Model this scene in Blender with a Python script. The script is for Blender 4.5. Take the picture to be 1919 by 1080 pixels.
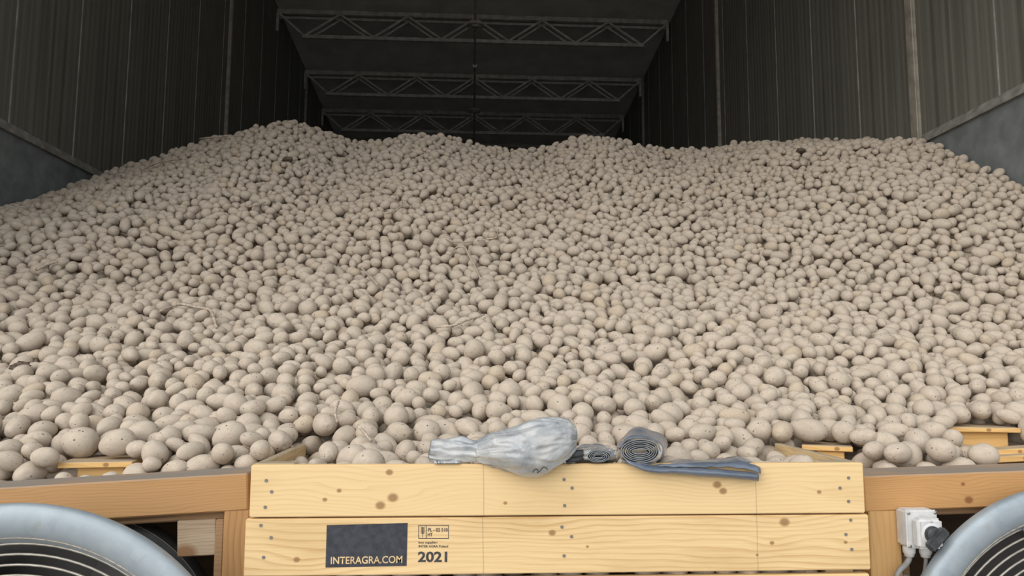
import bpy, bmesh, math, random
import numpy as np
from mathutils import Vector, Matrix, Quaternion, noise as mnoise

random.seed(7); np.random.seed(7)
for o in list(bpy.data.objects): bpy.data.objects.remove(o, do_unlink=True)
scene = bpy.context.scene
C = scene.collection

# ------------------------------------------------------------------ camera
H = 1.5                                   # eye height
F = 1400.0                                # focal length in pixels of the 1919x1080 frame
PITCH = math.atan(150.0/F); YAW = math.atan(74.5/F*math.cos(PITCH)); ROLL = 0.004
fwd = Vector((math.sin(YAW)*math.cos(PITCH), math.cos(YAW)*math.cos(PITCH), math.sin(PITCH)))
right0 = Vector((math.cos(YAW), -math.sin(YAW), 0)); up0 = right0.cross(fwd)
right = right0*math.cos(ROLL) + up0*math.sin(ROLL); up = right.cross(fwd)
CAM = Vector((0, 0, H))
cam = bpy.data.cameras.new('camera'); cam_o = bpy.data.objects.new('camera', cam); C.objects.link(cam_o)
cam.sensor_width = 36.0; cam.lens = 36.0*F/1919.0; cam.clip_start = 0.02; cam.clip_end = 300
R = Matrix((right, up, -fwd)).transposed().to_4x4()
cam_o.matrix_world = Matrix.Translation(CAM) @ R
scene.camera = cam_o
def at(px, py, Y):
    """world point on the vertical plane at depth Y seen at photo pixel px, py"""
    d = fwd*F + right*(px-959.5) - up*(py-540.0)
    return CAM + d*(Y/d.y)
def project(P):
    d = P - np.array(CAM)
    x = d @ np.array(right); y = d @ np.array(up); z = d @ np.array(fwd)
    return 959.5 + F*x/z, 540 - F*y/z, z

# ------------------------------------------------------------------ world, light, exposure
w = bpy.data.worlds.new('overcast_sky'); scene.world = w; w.use_nodes = True
bg = w.node_tree.nodes['Background']; bg.inputs[0].default_value = (0.93, 0.97, 1.0, 1); bg.inputs[1].default_value = 0.85
sun = bpy.data.lights.new('hazy_sun', 'SUN'); sun.energy = 1.9; sun.angle = math.radians(70); sun.color = (1, .96, .9)
sun_o = bpy.data.objects.new('hazy_sun', sun); C.objects.link(sun_o)
sun_o.rotation_euler = Vector((0.62, 0.75, -0.60)).to_track_quat('-Z', 'Y').to_euler()
vs = scene.view_settings
vs.view_transform = 'Standard'; vs.look = 'None'; vs.gamma = 1.0; vs.use_curve_mapping = False; vs.exposure = 0.31

# ------------------------------------------------------------------ materials
class NT:
    def __init__(s, name):
        s.m = bpy.data.materials.new(name); s.m.use_nodes = True; s.t = s.m.node_tree
        s.b = s.t.nodes['Principled BSDF']
    def n(s, typ, **kw):
        nd = s.t.nodes.new(typ)
        for k, v in kw.items():
            if k.startswith('i_'):
                key = k[2:]; key = int(key) if key.isdigit() else key
                s.put(nd.inputs[key], v)
            else: setattr(nd, k, v)
        return nd
    def put(s, inp, v):
        if isinstance(v, bpy.types.NodeSocket): s.t.links.new(v, inp)
        elif isinstance(v, bpy.types.Node): s.t.links.new(v.outputs[0], inp)
        else: inp.default_value = v
    def math(s, op, a, b=0.0, c=0.0):
        nd = s.t.nodes.new('ShaderNodeMath'); nd.operation = op
        s.put(nd.inputs[0], a); s.put(nd.inputs[1], b); s.put(nd.inputs[2], c); return nd.outputs[0]
    def mix(s, f, a, b, mode='MIX'):
        nd = s.t.nodes.new('ShaderNodeMix'); nd.data_type = 'RGBA'; nd.blend_type = mode
        s.put(nd.inputs[0], f); s.put(nd.inputs[6], a); s.put(nd.inputs[7], b); return nd.outputs[2]
    def mr(s, v, a, b, c, d):
        nd = s.t.nodes.new('ShaderNodeMapRange'); nd.clamp = True
        s.put(nd.inputs[0], v)
        for i, q in enumerate((a, b, c, d)): nd.inputs[i+1].default_value = q
        return nd.outputs[0]
    def noise(s, vec, scale, detail=3.0, rough=.55, dist=0.0):
        nd = s.n('ShaderNodeTexNoise'); s.put(nd.inputs['Vector'], vec)
        nd.inputs['Scale'].default_value = scale; nd.inputs['Detail'].default_value = detail
        nd.inputs['Roughness'].default_value = rough; nd.inputs['Distortion'].default_value = dist
        return nd.outputs[0]
    def scl(s, vec, sc):
        nd = s.n('ShaderNodeMapping'); s.put(nd.inputs[0], vec); nd.inputs['Scale'].default_value = sc; return nd.outputs[0]
    def obj(s): return s.n('ShaderNodeTexCoord').outputs['Object']
    def bump(s, h, strength=.3, dist=.002):
        nd = s.n('ShaderNodeBump'); nd.inputs['Strength'].default_value = strength; nd.inputs['Distance'].default_value = dist
        s.put(nd.inputs['Height'], h); s.t.links.new(nd.outputs[0], s.b.inputs['Normal'])
    def col(s, v): s.put(s.b.inputs['Base Color'], v)
def rgb(r, g, b):
    f = lambda c: (c/255/12.92 if c/255 <= .04045 else ((c/255+.055)/1.055)**2.4)
    return (f(r), f(g), f(b), 1)

def simple(name, c, rough=.6, metal=0.0, var=.15, scale=30.0, bump=0.0):
    k = NT(name); co = k.obj(); n = k.noise(co, scale, 4)
    d = tuple(x*(1-var*1.6) for x in c[:3])+(1,); l = tuple(min(1, x*(1+var)) for x in c[:3])+(1,)
    k.col(k.mix(k.mr(n, .3, .7, 0, 1), d, l)); k.b.inputs['Roughness'].default_value = rough; k.b.inputs['Metallic'].default_value = metal
    if bump: k.bump(n, bump, .002)
    return k.m

def wood(name, light, dark, ringf=55.0, contrast=.6, knots=(), lines=(), seed=0.0, knotcol=(.27,.13,.05,1), dust=0.0, dustcol=(.28,.25,.21,1), axis='X'):
    """grain along the local X (or Z) axis, knots at local (x, z, radius)"""
    k = NT(name); co = k.obj(); sx = k.n('ShaderNodeSeparateXYZ'); k.put(sx.inputs[0], co)
    x, y, z = sx.outputs[0], sx.outputs[1], sx.outputs[2]
    if axis == 'Z': x, z = z, x
    cb = k.n('ShaderNodeCombineXYZ'); k.put(cb.inputs[0], x); k.put(cb.inputs[1], k.math('ADD', y, seed)); k.put(cb.inputs[2], z)
    v = cb.outputs[0]
    n1 = k.noise(k.scl(v, (1.3, 3, 5)), 1.0, 3)
    ph = k.math('ADD', k.math('MULTIPLY', z, ringf), k.math('MULTIPLY', n1, ringf*.11))
    kmask = None
    for (kx, kz, kr) in knots:
        dx = k.math('MULTIPLY', k.math('SUBTRACT', x, kx), .8); dz = k.math('SUBTRACT', z, kz)
        d = k.math('SQRT', k.math('ADD', k.math('MULTIPLY', dx, dx), k.math('MULTIPLY', dz, dz)))
        dl = k.math('SQRT', k.math('ADD', k.math('MULTIPLY', k.math('MULTIPLY', dx, dx), .12), k.math('MULTIPLY', dz, dz)))
        ph = k.math('ADD', ph, k.mr(dl, kr*.6, kr*4.2, kr*ringf*1.5, 0))
        mk = k.mr(d, kr*.55, kr*1.05, 1, 0)
        kmask = mk if kmask is None else k.math('MAXIMUM', kmask, mk)
    ring = k.math('FRACT', ph); ring = k.mr(ring, .5, 1.0, 0, 1)
    ring = k.math('MULTIPLY', ring, k.mr(n1, .35, .65, .25, 1))
    fib = k.noise(k.scl(v, (6, 200, 330)), 1.0, 3)
    blot = k.noise(k.scl(v, (2.5, 6, 9)), 1.0, 4)
    f = k.math('ADD', k.math('MULTIPLY', ring, contrast), k.math('MULTIPLY', k.mr(fib, .35, .75, 0, 1), contrast*.45))
    c = k.mix(f, light, dark)
    c = k.mix(k.mr(blot, .5, .8, 0, .35), c, tuple(q*.75 for q in dark[:3])+(1,))
    if kmask is not None: c = k.mix(k.math('MULTIPLY', kmask, .8), c, knotcol)
    for lx in lines:
        a = k.math('ABSOLUTE', k.math('SUBTRACT', k.math('ADD', x, k.math('MULTIPLY', k.math('SUBTRACT', n1, .5), .01)), lx))
        c = k.mix(k.mr(a, .0006, .002, .38, 0), c, (.2,.15,.1,1))
    if dust > 0:
        dn = k.noise(k.scl(v, (3, 8, 8)), 1.5, 5)
        nz = k.n('ShaderNodeSeparateXYZ'); k.put(nz.inputs[0], k.n('ShaderNodeNewGeometry').outputs['Normal'])
        c = k.mix(k.math('MULTIPLY', k.mr(nz.outputs[2], .5, .9, 0, dust), k.mr(dn, .3, .55, .6, 1)), c, dustcol)
    k.col(c); k.b.inputs['Roughness'].default_value = .72; k.b.inputs['Specular IOR Level'].default_value = .3
    k.bump(k.math('ADD', k.math('MULTIPLY', ring, -.4), fib), .18, .0012)
    return k.m

PINE_L = (.80, .585, .315, 1); PINE_D = (.56, .335, .13, 1)
BROWN_L = (.50, .285, .125, 1); BROWN_D = (.27, .135, .05, 1)
M = {}
M['pine1'] = wood('pine_upper_board', PINE_L, PINE_D, 75, .36, [(-.445,.045,.009),(-.435,-.018,.013),(-.466,-.037,.012),(-.605,-.022,.006),(-.57,.0,.006),(-.15,-.033,.005),(.4,.01,.011),(.415,-.006,.01),(.67,-.01,.006)], [-.206,.502], 0.3)
M['pine2'] = wood('pine_lower_board', PINE_L, (.50,.285,.10,1), 62, .62, [(-.03,.03,.009),(-.67,-.03,.008),(.575,.052,.013),(.54,.0,.006),(.5,-.03,.004),(.735,.0,.005),(.06,-.005,.004)], [-.206,.502], 1.7)
M['pine3'] = wood('pine_bottom_board', PINE_L, PINE_D, 45, .5, [(.2,.02,.01),(-.4,-.02,.01)], [], 3.1)
M['pine'] = wood('pine_crate_side', (.70,.52,.29,1), (.45,.28,.12,1), 45, .5, [], [], 4.1, dust=.75)
M['stub'] = wood('pine_dusty_stub', (.78,.50,.20,1), (.52,.28,.09,1), 60, .5, [(.03,.0,.008)], [], 5.2, dust=.9, dustcol=(.36,.31,.25,1))
M['beam'] = wood('weathered_timber', BROWN_L, BROWN_D, 120, .42, [(-.1,-.02,.006)], [], 6.2, dust=.95, dustcol=(.25,.225,.20,1))
M['beam_r'] = wood('weathered_timber_knotted', (.56,.31,.125,1), (.30,.14,.045,1), 120, .42, [(-.333,.018,.006),(-.32,-.026,.012)], [], 8.2, knotcol=(.22,.07,.025,1), dust=.95, dustcol=(.25,.225,.20,1))
M['post'] = wood('weathered_post', BROWN_L, BROWN_D, 60, .5, [(-.05,.0,.013)], [], 7.2, axis='Z')
M['post_r'] = wood('pale_post', (.62,.38,.165,1), (.42,.22,.07,1), 60, .5, [], [], 9.2, axis='Z')
M['rough'] = wood('rough_sawn_wood', (.42,.26,.14,1), (.2,.11,.055,1), 90, .7, [], [], 10.0)
M['endgrain'] = wood('sawn_end_grain', (.56,.44,.31,1), (.25,.15,.09,1), 160, .8, [(-.03,-.04,.03)], [], 12.0)
M['darkply'] = wood('dark_plywood', (.19,.12,.075,1), (.12,.07,.042,1), 30, .5, [], [], 11.0)
M['nail'] = simple('nail_steel', (.20,.19,.18,1), .6, .2)
M['print'] = simple('stencil_ink', (.045,.047,.06,1), .75, 0, .25, 60)
M['wheat'] = simple('unprinted_pine', (.74,.53,.28,1), .7)
M['black'] = simple('black_plastic', (.05,.052,.057,1), .45, 0, .3, 60)
M['white'] = simple('grey_white_plastic', (.62,.62,.62,1), .4, 0, .08, 40)
M['cable'] = simple('grey_cable', (.27,.26,.26,1), .5, 0, .15, 40)
M['casing'] = simple('dark_fan_casing', (.06,.062,.066,1), .5, .2, .2, 20)
M['wire'] = simple('galvanised_wire', (.42,.39,.34,1), .45, .6, .15, 40)
M['blade'] = simple('dark_blade', (.035,.033,.032,1), .5, 0, .2, 10)
M['screw'] = simple('screw_steel', (.4,.4,.4,1), .3, .9)
M['steel'] = simple('dusty_grey_steel', (.55,.52,.46,1), .6, .2, .2, 8)
M['steel_light'] = simple('pale_painted_steel', (.36,.32,.265,1), .6, .1, .2, 8)
M['ceiling'] = simple('dark_ceiling_sheet', (.72,.70,.66,1), .8, 0, .1, 2)
M['concrete'] = simple('grey_concrete', (.20,.215,.215,1), .85, 0, .18, 6, .3)
M['yard'] = simple('yard_concrete', (.34,.33,.31,1), .9, 0, .15, 3, .2)
M['facade'] = simple('facade_sheet', (.4,.4,.39,1), .6, 0, .05, 3)
M['flash'] = simple('dusty_flashing', (.27,.26,.23,1), .8, 0, .25, 12)
M['joint'] = simple('panel_joint', (.33,.32,.29,1), .6, 0, .3, 4)
M['stem'] = simple('dry_stem', (.52,.43,.34,1), .85, 0, .3, 80, .5)
M['clod'] = simple('dry_soil', (.13,.095,.07,1), .95, 0, .4, 50, .8)

def galv():
    k = NT('galvanised_sheet'); co = k.obj()
    v = k.n('ShaderNodeTexVoronoi', i_Scale=45.0); k.put(v.inputs['Vector'], co)
    n = k.noise(co, 6, 5); f = k.math('ADD', k.math('MULTIPLY', v.outputs['Color'], .14), k.math('MULTIPLY', n, .9))
    c = k.mix(k.mr(f, .3, .8, 0, 1), (.27,.32,.36,1), (.42,.47,.505,1))
    c = k.mix(k.mr(k.noise(co, 25, 4), .62, .75, 0, .5), c, (.30,.28,.25,1))
    k.col(c); k.b.inputs['Metallic'].default_value = .3; k.b.inputs['Roughness'].default_value = .55
    return k.m
M['galv'] = galv()

def panelmat(name, c):
    k = NT(name); co = k.obj(); sx = k.n('ShaderNodeSeparateXYZ'); k.put(sx.inputs[0], co)
    st = k.noise(k.scl(co, (1, 22, .25)), 1.0, 3)
    big = k.noise(co, 1.2, 4)
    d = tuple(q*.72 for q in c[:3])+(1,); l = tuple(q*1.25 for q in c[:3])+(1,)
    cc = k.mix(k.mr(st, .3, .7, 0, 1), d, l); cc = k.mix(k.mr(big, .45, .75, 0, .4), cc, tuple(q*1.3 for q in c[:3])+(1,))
    k.col(cc); k.b.inputs['Roughness'].default_value = .62; k.b.inputs['Specular IOR Level'].default_value = .35
    rib = k.math('SINE', k.math('MULTIPLY', sx.outputs[1], 2*math.pi/.10))
    k.bump(rib, .5, .0025)
    return k.m
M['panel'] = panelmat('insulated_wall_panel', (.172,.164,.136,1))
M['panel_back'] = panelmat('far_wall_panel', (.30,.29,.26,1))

def potatomat():
    k = NT('dusty_potato_skin')
    lp = k.n('ShaderNodeAttribute', attribute_name='lp').outputs['Vector']
    ra = k.n('ShaderNodeAttribute', attribute_name='rnd').outputs['Fac']
    oi = k.n('ShaderNodeObjectInfo').outputs['Random']
    r = k.math('FRACT', k.math('ADD', ra, k.math('MULTIPLY', oi, 7.31)))
    cb = k.n('ShaderNodeCombineXYZ'); k.put(cb.inputs[0], k.math('MULTIPLY', r, 91.0)); k.put(cb.inputs[1], k.math('MULTIPLY', r, 37.0)); k.put(cb.inputs[2], k.math('MULTIPLY', r, 53.0))
    ad = k.n('ShaderNodeVectorMath', operation='ADD'); k.put(ad.inputs[0], lp); k.put(ad.inputs[1], cb.outputs[0]); v = ad.outputs[0]
    mott = k.noise(v, 2.2, 5, .6); fine = k.noise(v, 14, 4, .6)
    c = k.mix(k.mr(mott, .3, .7, 0, 1), (.47,.395,.318,1), (.56,.48,.395,1))
    tint = k.math('FRACT', k.math('MULTIPLY', r, 17.7))
    c = k.mix(k.mr(tint, .86, 1.0, 0, .45), c, (.50,.39,.265,1))
    c = k.mix(k.math('MULTIPLY', k.mr(tint, .0, .2, .28, 0), 1.0), c, (.37,.305,.245,1))
    c = k.mix(k.mr(fine, .5, .72, 0, .3), c, (.35,.285,.22,1))
    vo = k.n('ShaderNodeTexVoronoi', i_Scale=3.0); k.put(vo.inputs['Vector'], v)
    sc = k.n('ShaderNodeSeparateXYZ'); k.put(sc.inputs[0], vo.outputs['Color'])
    # faint shallow eyes
    eye = k.math('MULTIPLY', k.mr(vo.outputs['Distance'], .04, .26, 1, 0), k.mr(sc.outputs[0], .45, .5, 0, 1))
    c = k.mix(k.math('MULTIPLY', eye, .45), c, (.27,.20,.145,1))
    vo2 = k.n('ShaderNodeTexVoronoi', i_Scale=4.6); k.put(vo2.inputs['Vector'], v)
    s2 = k.n('ShaderNodeSeparateXYZ'); k.put(s2.inputs[0], vo2.outputs['Color'])
    spot = k.math('MULTIPLY', k.mr(k.math('ADD', vo2.outputs['Distance'], k.math('MULTIPLY', k.math('SUBTRACT', fine, .5), .5)), .20, .30, 1, 0), k.mr(s2.outputs[1], .86, .87, 0, 1))
    clus = k.mr(k.noise(v, 1.1, 1), .47, .53, 0, 1)
    spot = k.math('MULTIPLY', spot, clus)
    c = k.mix(k.math('MULTIPLY', spot, .9), c, (.055,.04,.032,1))
    k.col(c); k.b.inputs['Roughness'].default_value = .9; k.b.inputs['Specular IOR Level'].default_value = .15
    hgt = k.math('SUBTRACT', k.math('MULTIPLY', fine, .35), k.math('ADD', k.math('MULTIPLY', eye, .9), k.math('MULTIPLY', spot, .8)))
    k.bump(hgt, .45, .0018)
    return k.m
M['potato'] = potatomat()

def plastic(name, c, c2, rough=.3, trans=.0, alpha=1.0):
    k = NT(name); co = k.obj(); n = k.noise(co, 14, 5, .6, .6)
    k.col(k.mix(k.mr(n, .35, .65, 0, 1), c, c2)); k.b.inputs['Roughness'].default_value = rough
    k.b.inputs['Transmission Weight'].default_value = trans; k.b.inputs['Alpha'].default_value = alpha
    k.b.inputs['Coat Weight'].default_value = .5; k.b.inputs['Coat Roughness'].default_value = .1
    k.bump(k.noise(co, 22, 2, .5, 2.0), .5, .004)
    return k.m
M['bag'] = plastic('milky_plastic_film', (.36,.39,.43,1), (.66,.66,.645,1), .2, .3)
M['wrap'] = plastic('clear_crinkled_film', (.50,.51,.52,1), (.72,.72,.72,1), .15, .55)
M['blue'] = plastic('blue_grey_film', (.095,.12,.16,1), (.15,.18,.23,1), .3)
M['greyfilm'] = plastic('grey_film', (.17,.185,.20,1), (.24,.255,.27,1), .4)

# ------------------------------------------------------------------ mesh helpers
def link(name, me, mat, parent=None, smooth=False):
    if mat and not me.materials: me.materials.append(M[mat])
    if smooth:
        me.polygons.foreach_set('use_smooth', [True]*len(me.polygons))
    o = bpy.data.objects.new(name, me); C.objects.link(o)
    if parent: o.parent = parent
    return o
def tag(o, label, cat=None, group=None, kind=None):
    o['label'] = label
    if cat: o['category'] = cat
    if group: o['group'] = group
    if kind: o['kind'] = kind
    return o
def empty(name, loc=(0,0,0), rot=(0,0,0)):
    o = bpy.data.objects.new(name, None); C.objects.link(o); o.location = loc; o.rotation_euler = rot; o.empty_display_size = .05
    return o
def box_me(size, bev=0.0, seg=1, name='box'):
    bm = bmesh.new(); bmesh.ops.create_cube(bm, size=1)
    bmesh.ops.scale(bm, vec=size, verts=bm.verts)
    if bev: bmesh.ops.bevel(bm, geom=list(bm.edges), offset=bev, segments=seg, affect='EDGES')
    me = bpy.data.meshes.new(name); bm.to_mesh(me); bm.free(); return me
def box(name, c, size, mat, parent=None, bev=0.0, rot=None, seg=1):
    o = link(name, box_me(size, bev, seg, name), mat, parent); o.location = c
    if rot: o.rotation_euler = rot
    return o
def bar(name, a, b, wd, hg, mat, parent=None):
    """square bar from a to b"""
    a = Vector(a); b = Vector(b); d = b-a
    o = link(name, box_me((d.length, wd, hg), min(wd, hg)*.08, 1, name), mat, parent)
    o.location = (a+b)/2; ex = d.normalized()
    ey = Vector((0,1,0)) if abs(ex.y) < .9 else Vector((1,0,0))
    ez = ex.cross(ey).normalized(); ey = ez.cross(ex)
    o.rotation_euler = Matrix((ex, ey, ez)).transposed().to_euler()
    return o
def tube_geo(pts, rad, n=8, cap=True):
    pts = [Vector(p) for p in pts]; V = []; Fc = []
    if not hasattr(rad, '__len__'): rad = [rad]*len(pts)
    nrm = None
    for i, p in enumerate(pts):
        t = (pts[min(i+1, len(pts)-1)] - pts[max(i-1, 0)]).normalized()
        if nrm is None:
            nrm = t.cross(Vector((0,0,1)) if abs(t.z) < .9 else Vector((1,0,0))).normalized()
        nrm = (nrm - t*nrm.dot(t)).normalized(); bn = t.cross(nrm)
        for j in range(n):
            a = 2*math.pi*j/n; V.append(p + (nrm*math.cos(a)+bn*math.sin(a))*rad[i])
    for i in range(len(pts)-1):
        for j in range(n):
            Fc.append((i*n+j, i*n+(j+1) % n, (i+1)*n+(j+1) % n, (i+1)*n+j))
    if cap: Fc.append(tuple(range(n-1, -1, -1))); Fc.append(tuple((len(pts)-1)*n+j for j in range(n)))
    return V, Fc
def mesh(name, V, Fc):
    me = bpy.data.meshes.new(name); me.from_pydata([tuple(v) for v in V], [], Fc); me.update(); return me
def tube(name, pts, rad, mat, parent=None, n=8):
    return link(name, mesh(name, *tube_geo(pts, rad, n)), mat, parent, True)
def lathe(name, prof, mat, parent=None, n=96, closed=False):
    """profile of (radius, y), turned about the local Y axis"""
    V = []; Fc = []; m = len(prof)
    for i in range(n):
        a = 2*math.pi*i/n
        for (r, y) in prof: V.append((r*math.cos(a), y, r*math.sin(a)))
    for i in range(n):
        j = (i+1) % n
        for q in range(m if closed else m-1):
            q2 = (q+1) % m
            Fc.append((i*m+q, i*m+q2, j*m+q2, j*m+q))
    return link(name, mesh(name, V, Fc), mat, parent, True)
def torus(name, R_, r, mat, parent=None, n=96, k=6):
    return lathe(name, [(R_+r*math.cos(2*math.pi*i/k), r*math.sin(2*math.pi*i/k)) for i in range(k)], mat, parent, n, True)
def smooth_pts(pts, n=6):
    """Catmull-Rom through the points"""
    P = [Vector(p) for p in pts]; P = [P[0]*2-P[1]] + P + [P[-1]*2-P[-2]]; out = []
    for i in range(1, len(P)-2):
        for k in range(n):
            t = k/n; a, b, c, d = P[i-1], P[i], P[i+1], P[i+2]
            out.append(.5*((2*b)+(c-a)*t+(2*a-5*b+4*c-d)*t*t+(3*b-a-3*c+d)*t**3))
    out.append(P[-2]); return out

# ------------------------------------------------------------------ the room
XL, XR = -3.86, 3.95          # inner faces of the side walls
YB = 21.5                     # back wall
YF = 2.45                     # front facade
HC = H + 2.03                 # top of the concrete wall
def ceil_z(y): return H + 7.04 - .095*(y-14)
tag(box('floor', (0, 5, -.06), (60, 60, .12), 'yard'), 'grey concrete floor and yard under the heap', kind='structure')
for side, X, sg in (('left', XL, -1), ('right', XR, 1)):
    HC = H+1.95 if sg < 0 else H+2.0
    wl = box('wall_'+side, (X+sg*.15, (YF+YB)/2, HC/2), (.3, YB-YF, HC), 'concrete')
    tag(wl, 'dark insulated panels above a grey concrete base wall, %s side' % side, kind='structure')
    pm = None
    y0 = 6.24 - 4*1.0
    ys = [y0+i*1.0 for i in range(20)]
    ztop = ceil_z(YF)+.1
    for y in ys:
        if y+1 < YF or y > YB: continue
        if pm is None: pm = box_me((.10, .985, ztop-HC), .006, 1, 'panel')
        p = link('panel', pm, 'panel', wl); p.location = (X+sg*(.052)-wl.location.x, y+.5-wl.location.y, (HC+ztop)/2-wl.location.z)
        j = box('joint_strip', (X+sg*.004-wl.location.x, y-wl.location.y, (HC+ztop)/2-wl.location.z), (.014, .010, ztop-HC), 'joint', wl)
    # sloped dusty flashing along the top of the concrete
    V = []; 
    for y in (YF, YB):
        for (dx, dz) in ((0, .06), (-.03*sg, .0), (-.03*sg, -.025), (.02*sg, -.025), (.02*sg, .06)):
            V.append((X+dx, y, HC+dz))
    Fc = [(i, (i+1) % 5, (i+1) % 5+5, i+5) for i in range(5)]+[(0,1,2,3,4),(9,8,7,6,5)]
    fl = link('flashing', mesh('flashing', V, Fc), 'flash', wl); fl.matrix_parent_inverse = Matrix.Translation(-wl.location)
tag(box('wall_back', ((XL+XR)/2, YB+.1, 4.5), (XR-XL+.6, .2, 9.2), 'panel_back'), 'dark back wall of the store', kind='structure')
# facade with the big door opening (the camera stands outside it)
OX0, OX1, OZ = -3.75, 3.85, 6.3
V = [(-9,YF,0),(OX0,YF,0),(OX0,YF,OZ),(OX1,YF,OZ),(OX1,YF,0),(9,YF,0),(9,YF,8.6),(-9,YF,8.6)]
V += [(x, y-.2, z) for x, y, z in V]
Fc = [(0,1,2,7),(2,3,6,7),(3,4,5,6),(8,15,10,9),(10,15,14,11),(11,14,13,12),(1,9,10,2),(2,10,11,3),(3,11,12,4),(0,7,15,8),(7,6,14,15),(6,5,13,14)]
tag(link('wall_front', mesh('wall_front', V, Fc), 'facade'), 'front wall of the store around the wide door opening', kind='structure')
# sloping ceiling
V = []
for y in (YF-.2, YB+.2):
    for x in (XL-.3, XR+.3):
        for dz in (0, .12): V.append((x, y, ceil_z(y)+dz))
Fc = [(0,2,6,4),(1,5,7,3),(0,4,5,1),(2,3,7,6),(0,1,3,2),(4,6,7,5)]
tag(link('ceiling', mesh('ceiling', V, Fc), 'ceiling'), 'dark sloping sheet ceiling of the store', kind='structure')

# steel columns on the side walls
col_lab = ['nearest to the door', 'halfway down the store', 'at the far end of the store']
for side, X, sg in (('left', XL, -1), ('right', XR, 1)):
    for i, y in enumerate((6.24, 11.45, 16.7)):
        if i == 0 and sg < 0: continue        # only a plain panel joint here
        hb = H+1.95
        wd = .10 if (i == 0 and sg > 0) else .055
        zt = ceil_z(y)-hb
        t = empty('steel_column', (X-sg*.02, y, hb))
        tag(t, 'pale vertical steel column on the %s wall, %s' % (side, col_lab[i]), 'column')
        box('web', (0, 0, zt/2), (.045, wd*.5, zt), 'steel_light', t, .004)
        box('flange', (-sg*.028, 0, zt/2), (.012, wd, zt), 'steel_light', t, .003)

# roof trusses
def truss(y, label, half=3.86, bot=3.36):
    zt = ceil_z(y)-.12; zb = zt-.50
    t = empty('roof_truss', (.0, y, zt)); tag(t, label, 'truss', 'roof trusses across the store')
    bar('top_chord', (-half, 0, 0), (half, 0, 0), .07, .09, 'steel', t)
    bar('top_chord', (-half, .10, -.075), (half, .10, -.075), .03, .05, 'steel', t)
    bar('bottom_chord', (-bot, 0, -.5), (bot, 0, -.5), .07, .07, 'steel', t)
    nodes = [-bot+.05+i*(2*bot-.1)/5 for i in range(6)]
    apex = [(nodes[i]+nodes[i+1])/2 for i in range(5)]
    for i in range(5):
        bar('diagonal', (nodes[i], 0, -.48), (apex[i], 0, -.03), .04, .04, 'steel', t)
        bar('diagonal', (apex[i], 0, -.03), (nodes[i+1], 0, -.48), .04, .04, 'steel', t)
        bar('brace', (nodes[i]+.06, .1, -.5), (apex[i], .1, -.09), .03, .035, 'steel', t)
        bar('brace', (apex[i], .1, -.09), (nodes[i+1]-.06, .1, -.5), .03, .035, 'steel', t)
    for s in (-1, 1):
        bar('diagonal', (s*half*.995, 0, -.02), (s*(bot-.03), 0, -.48), .04, .04, 'steel', t)
        box('end_bracket', (s*(half-.02), -.02, -.2), (.05, .05, .4), 'steel', t, .004)
    return t
truss(12.0, 'grey steel roof truss cut by the top edge of the picture, nearest of all')
truss(14.15, 'grey steel roof truss seen whole, nearest of the complete ones, its lamp ring in front')
truss(16.6, 'grey steel roof truss second in depth behind the brightest whole truss')
truss(18.6, 'faint grey steel roof truss low above the heap, farthest but one')
truss(20.7, 'faintest grey steel roof truss, farthest back behind the heap crests')

# conduit with hanging lamps along the ridge line
zc = H+5.92
cd = tube('lamp_conduit', [(.0, 6, zc+.1), (0, 12, zc+.02), (.0, 20.5, zc-.16)], .022, 'steel', None, 8)
tag(cd, 'thin dark conduit running along the middle under the trusses', 'pipe')
for i, y in enumerate((12.25, 16.35)):
    z = zc - .015*(y-12.25) - .09
    t = empty('ceiling_lamp', (0, y, z)); tag(t, ['round grey ring lamp on the conduit, nearer one at the nearest whole truss', 'round grey ring lamp on the conduit, smaller farther one above the heap'][i], 'lamp')
    rg = torus('ring', .13, .022, 'steel_light', t, 32, 8); rg.rotation_euler = (math.pi/2, 0, 0)
    bd = lathe('lamp_body', [(.0, .05), (.05, .05), (.075, .02), (.08, -.02), (0, -.03)], 'steel', t, 24); bd.rotation_euler = (math.pi/2, 0, 0)
    tube('hanger', [(0, 0, .0), (0, 0, .12)], .012, 'steel', t)
    for a in range(4):
        tube('spoke', [(.05*math.cos(a*math.pi/2), .05*math.sin(a*math.pi/2), 0), (.115*math.cos(a*math.pi/2), .115*math.sin(a*math.pi/2), 0)], .008, 'steel', t, 6)
box('conduit_clamp', (0, 14.1-0, zc-.04), (.09, .06, .07), 'steel', cd, .01)

# ------------------------------------------------------------------ retaining timber frame
YT = 2.08                      # front of the timber frame
def beam(name, pA, pB, hgt, dep, mat, label):
    A = at(*pA); B = at(*pB); d = B-A
    o = link(name, box_me((d.length, dep, hgt), .004, 1, name), mat)
    o.location = (A+B)/2 + Vector((0, dep/2, -hgt/2)); o.rotation_euler = (0, -math.atan2(d.z, d.x), 0)
    tag(o, label, 'beam'); return o
beam('timber_beam', (-420, 940, YT), (466, 887, YT), .098, .15, 'beam', 'brown weathered timber beam with dusty top, left of the crate')
beam('timber_beam', (1618, 893, YT), (2400, 866, YT), .098, .15, 'beam_r', 'orange-brown timber beam with dusty top and dark knot, right of the crate')
beam('batten', (-400, 1003, YT+.03), (423, 956, YT+.03), .024, .06, 'rough', 'rough sawn batten under the left timber beam')
beam('batten', (1692, 950, YT+.03), (2350, 930, YT+.03), .026, .06, 'rough', 'rough sawn batten under the right timber beam beside the switch')
def post(px0, px1, pytop, mat, label, y=YT, dep=.09):
    A = at(px0, pytop, y); B = at(px1, pytop, y); z = A.z
    o = link('timber_post', box_me((B.x-A.x, dep, z), .003, 1, 'timber_post'), mat); o.location = ((A.x+B.x)/2, y+dep/2, z/2); tag(o, label, 'post'); return o
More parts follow.
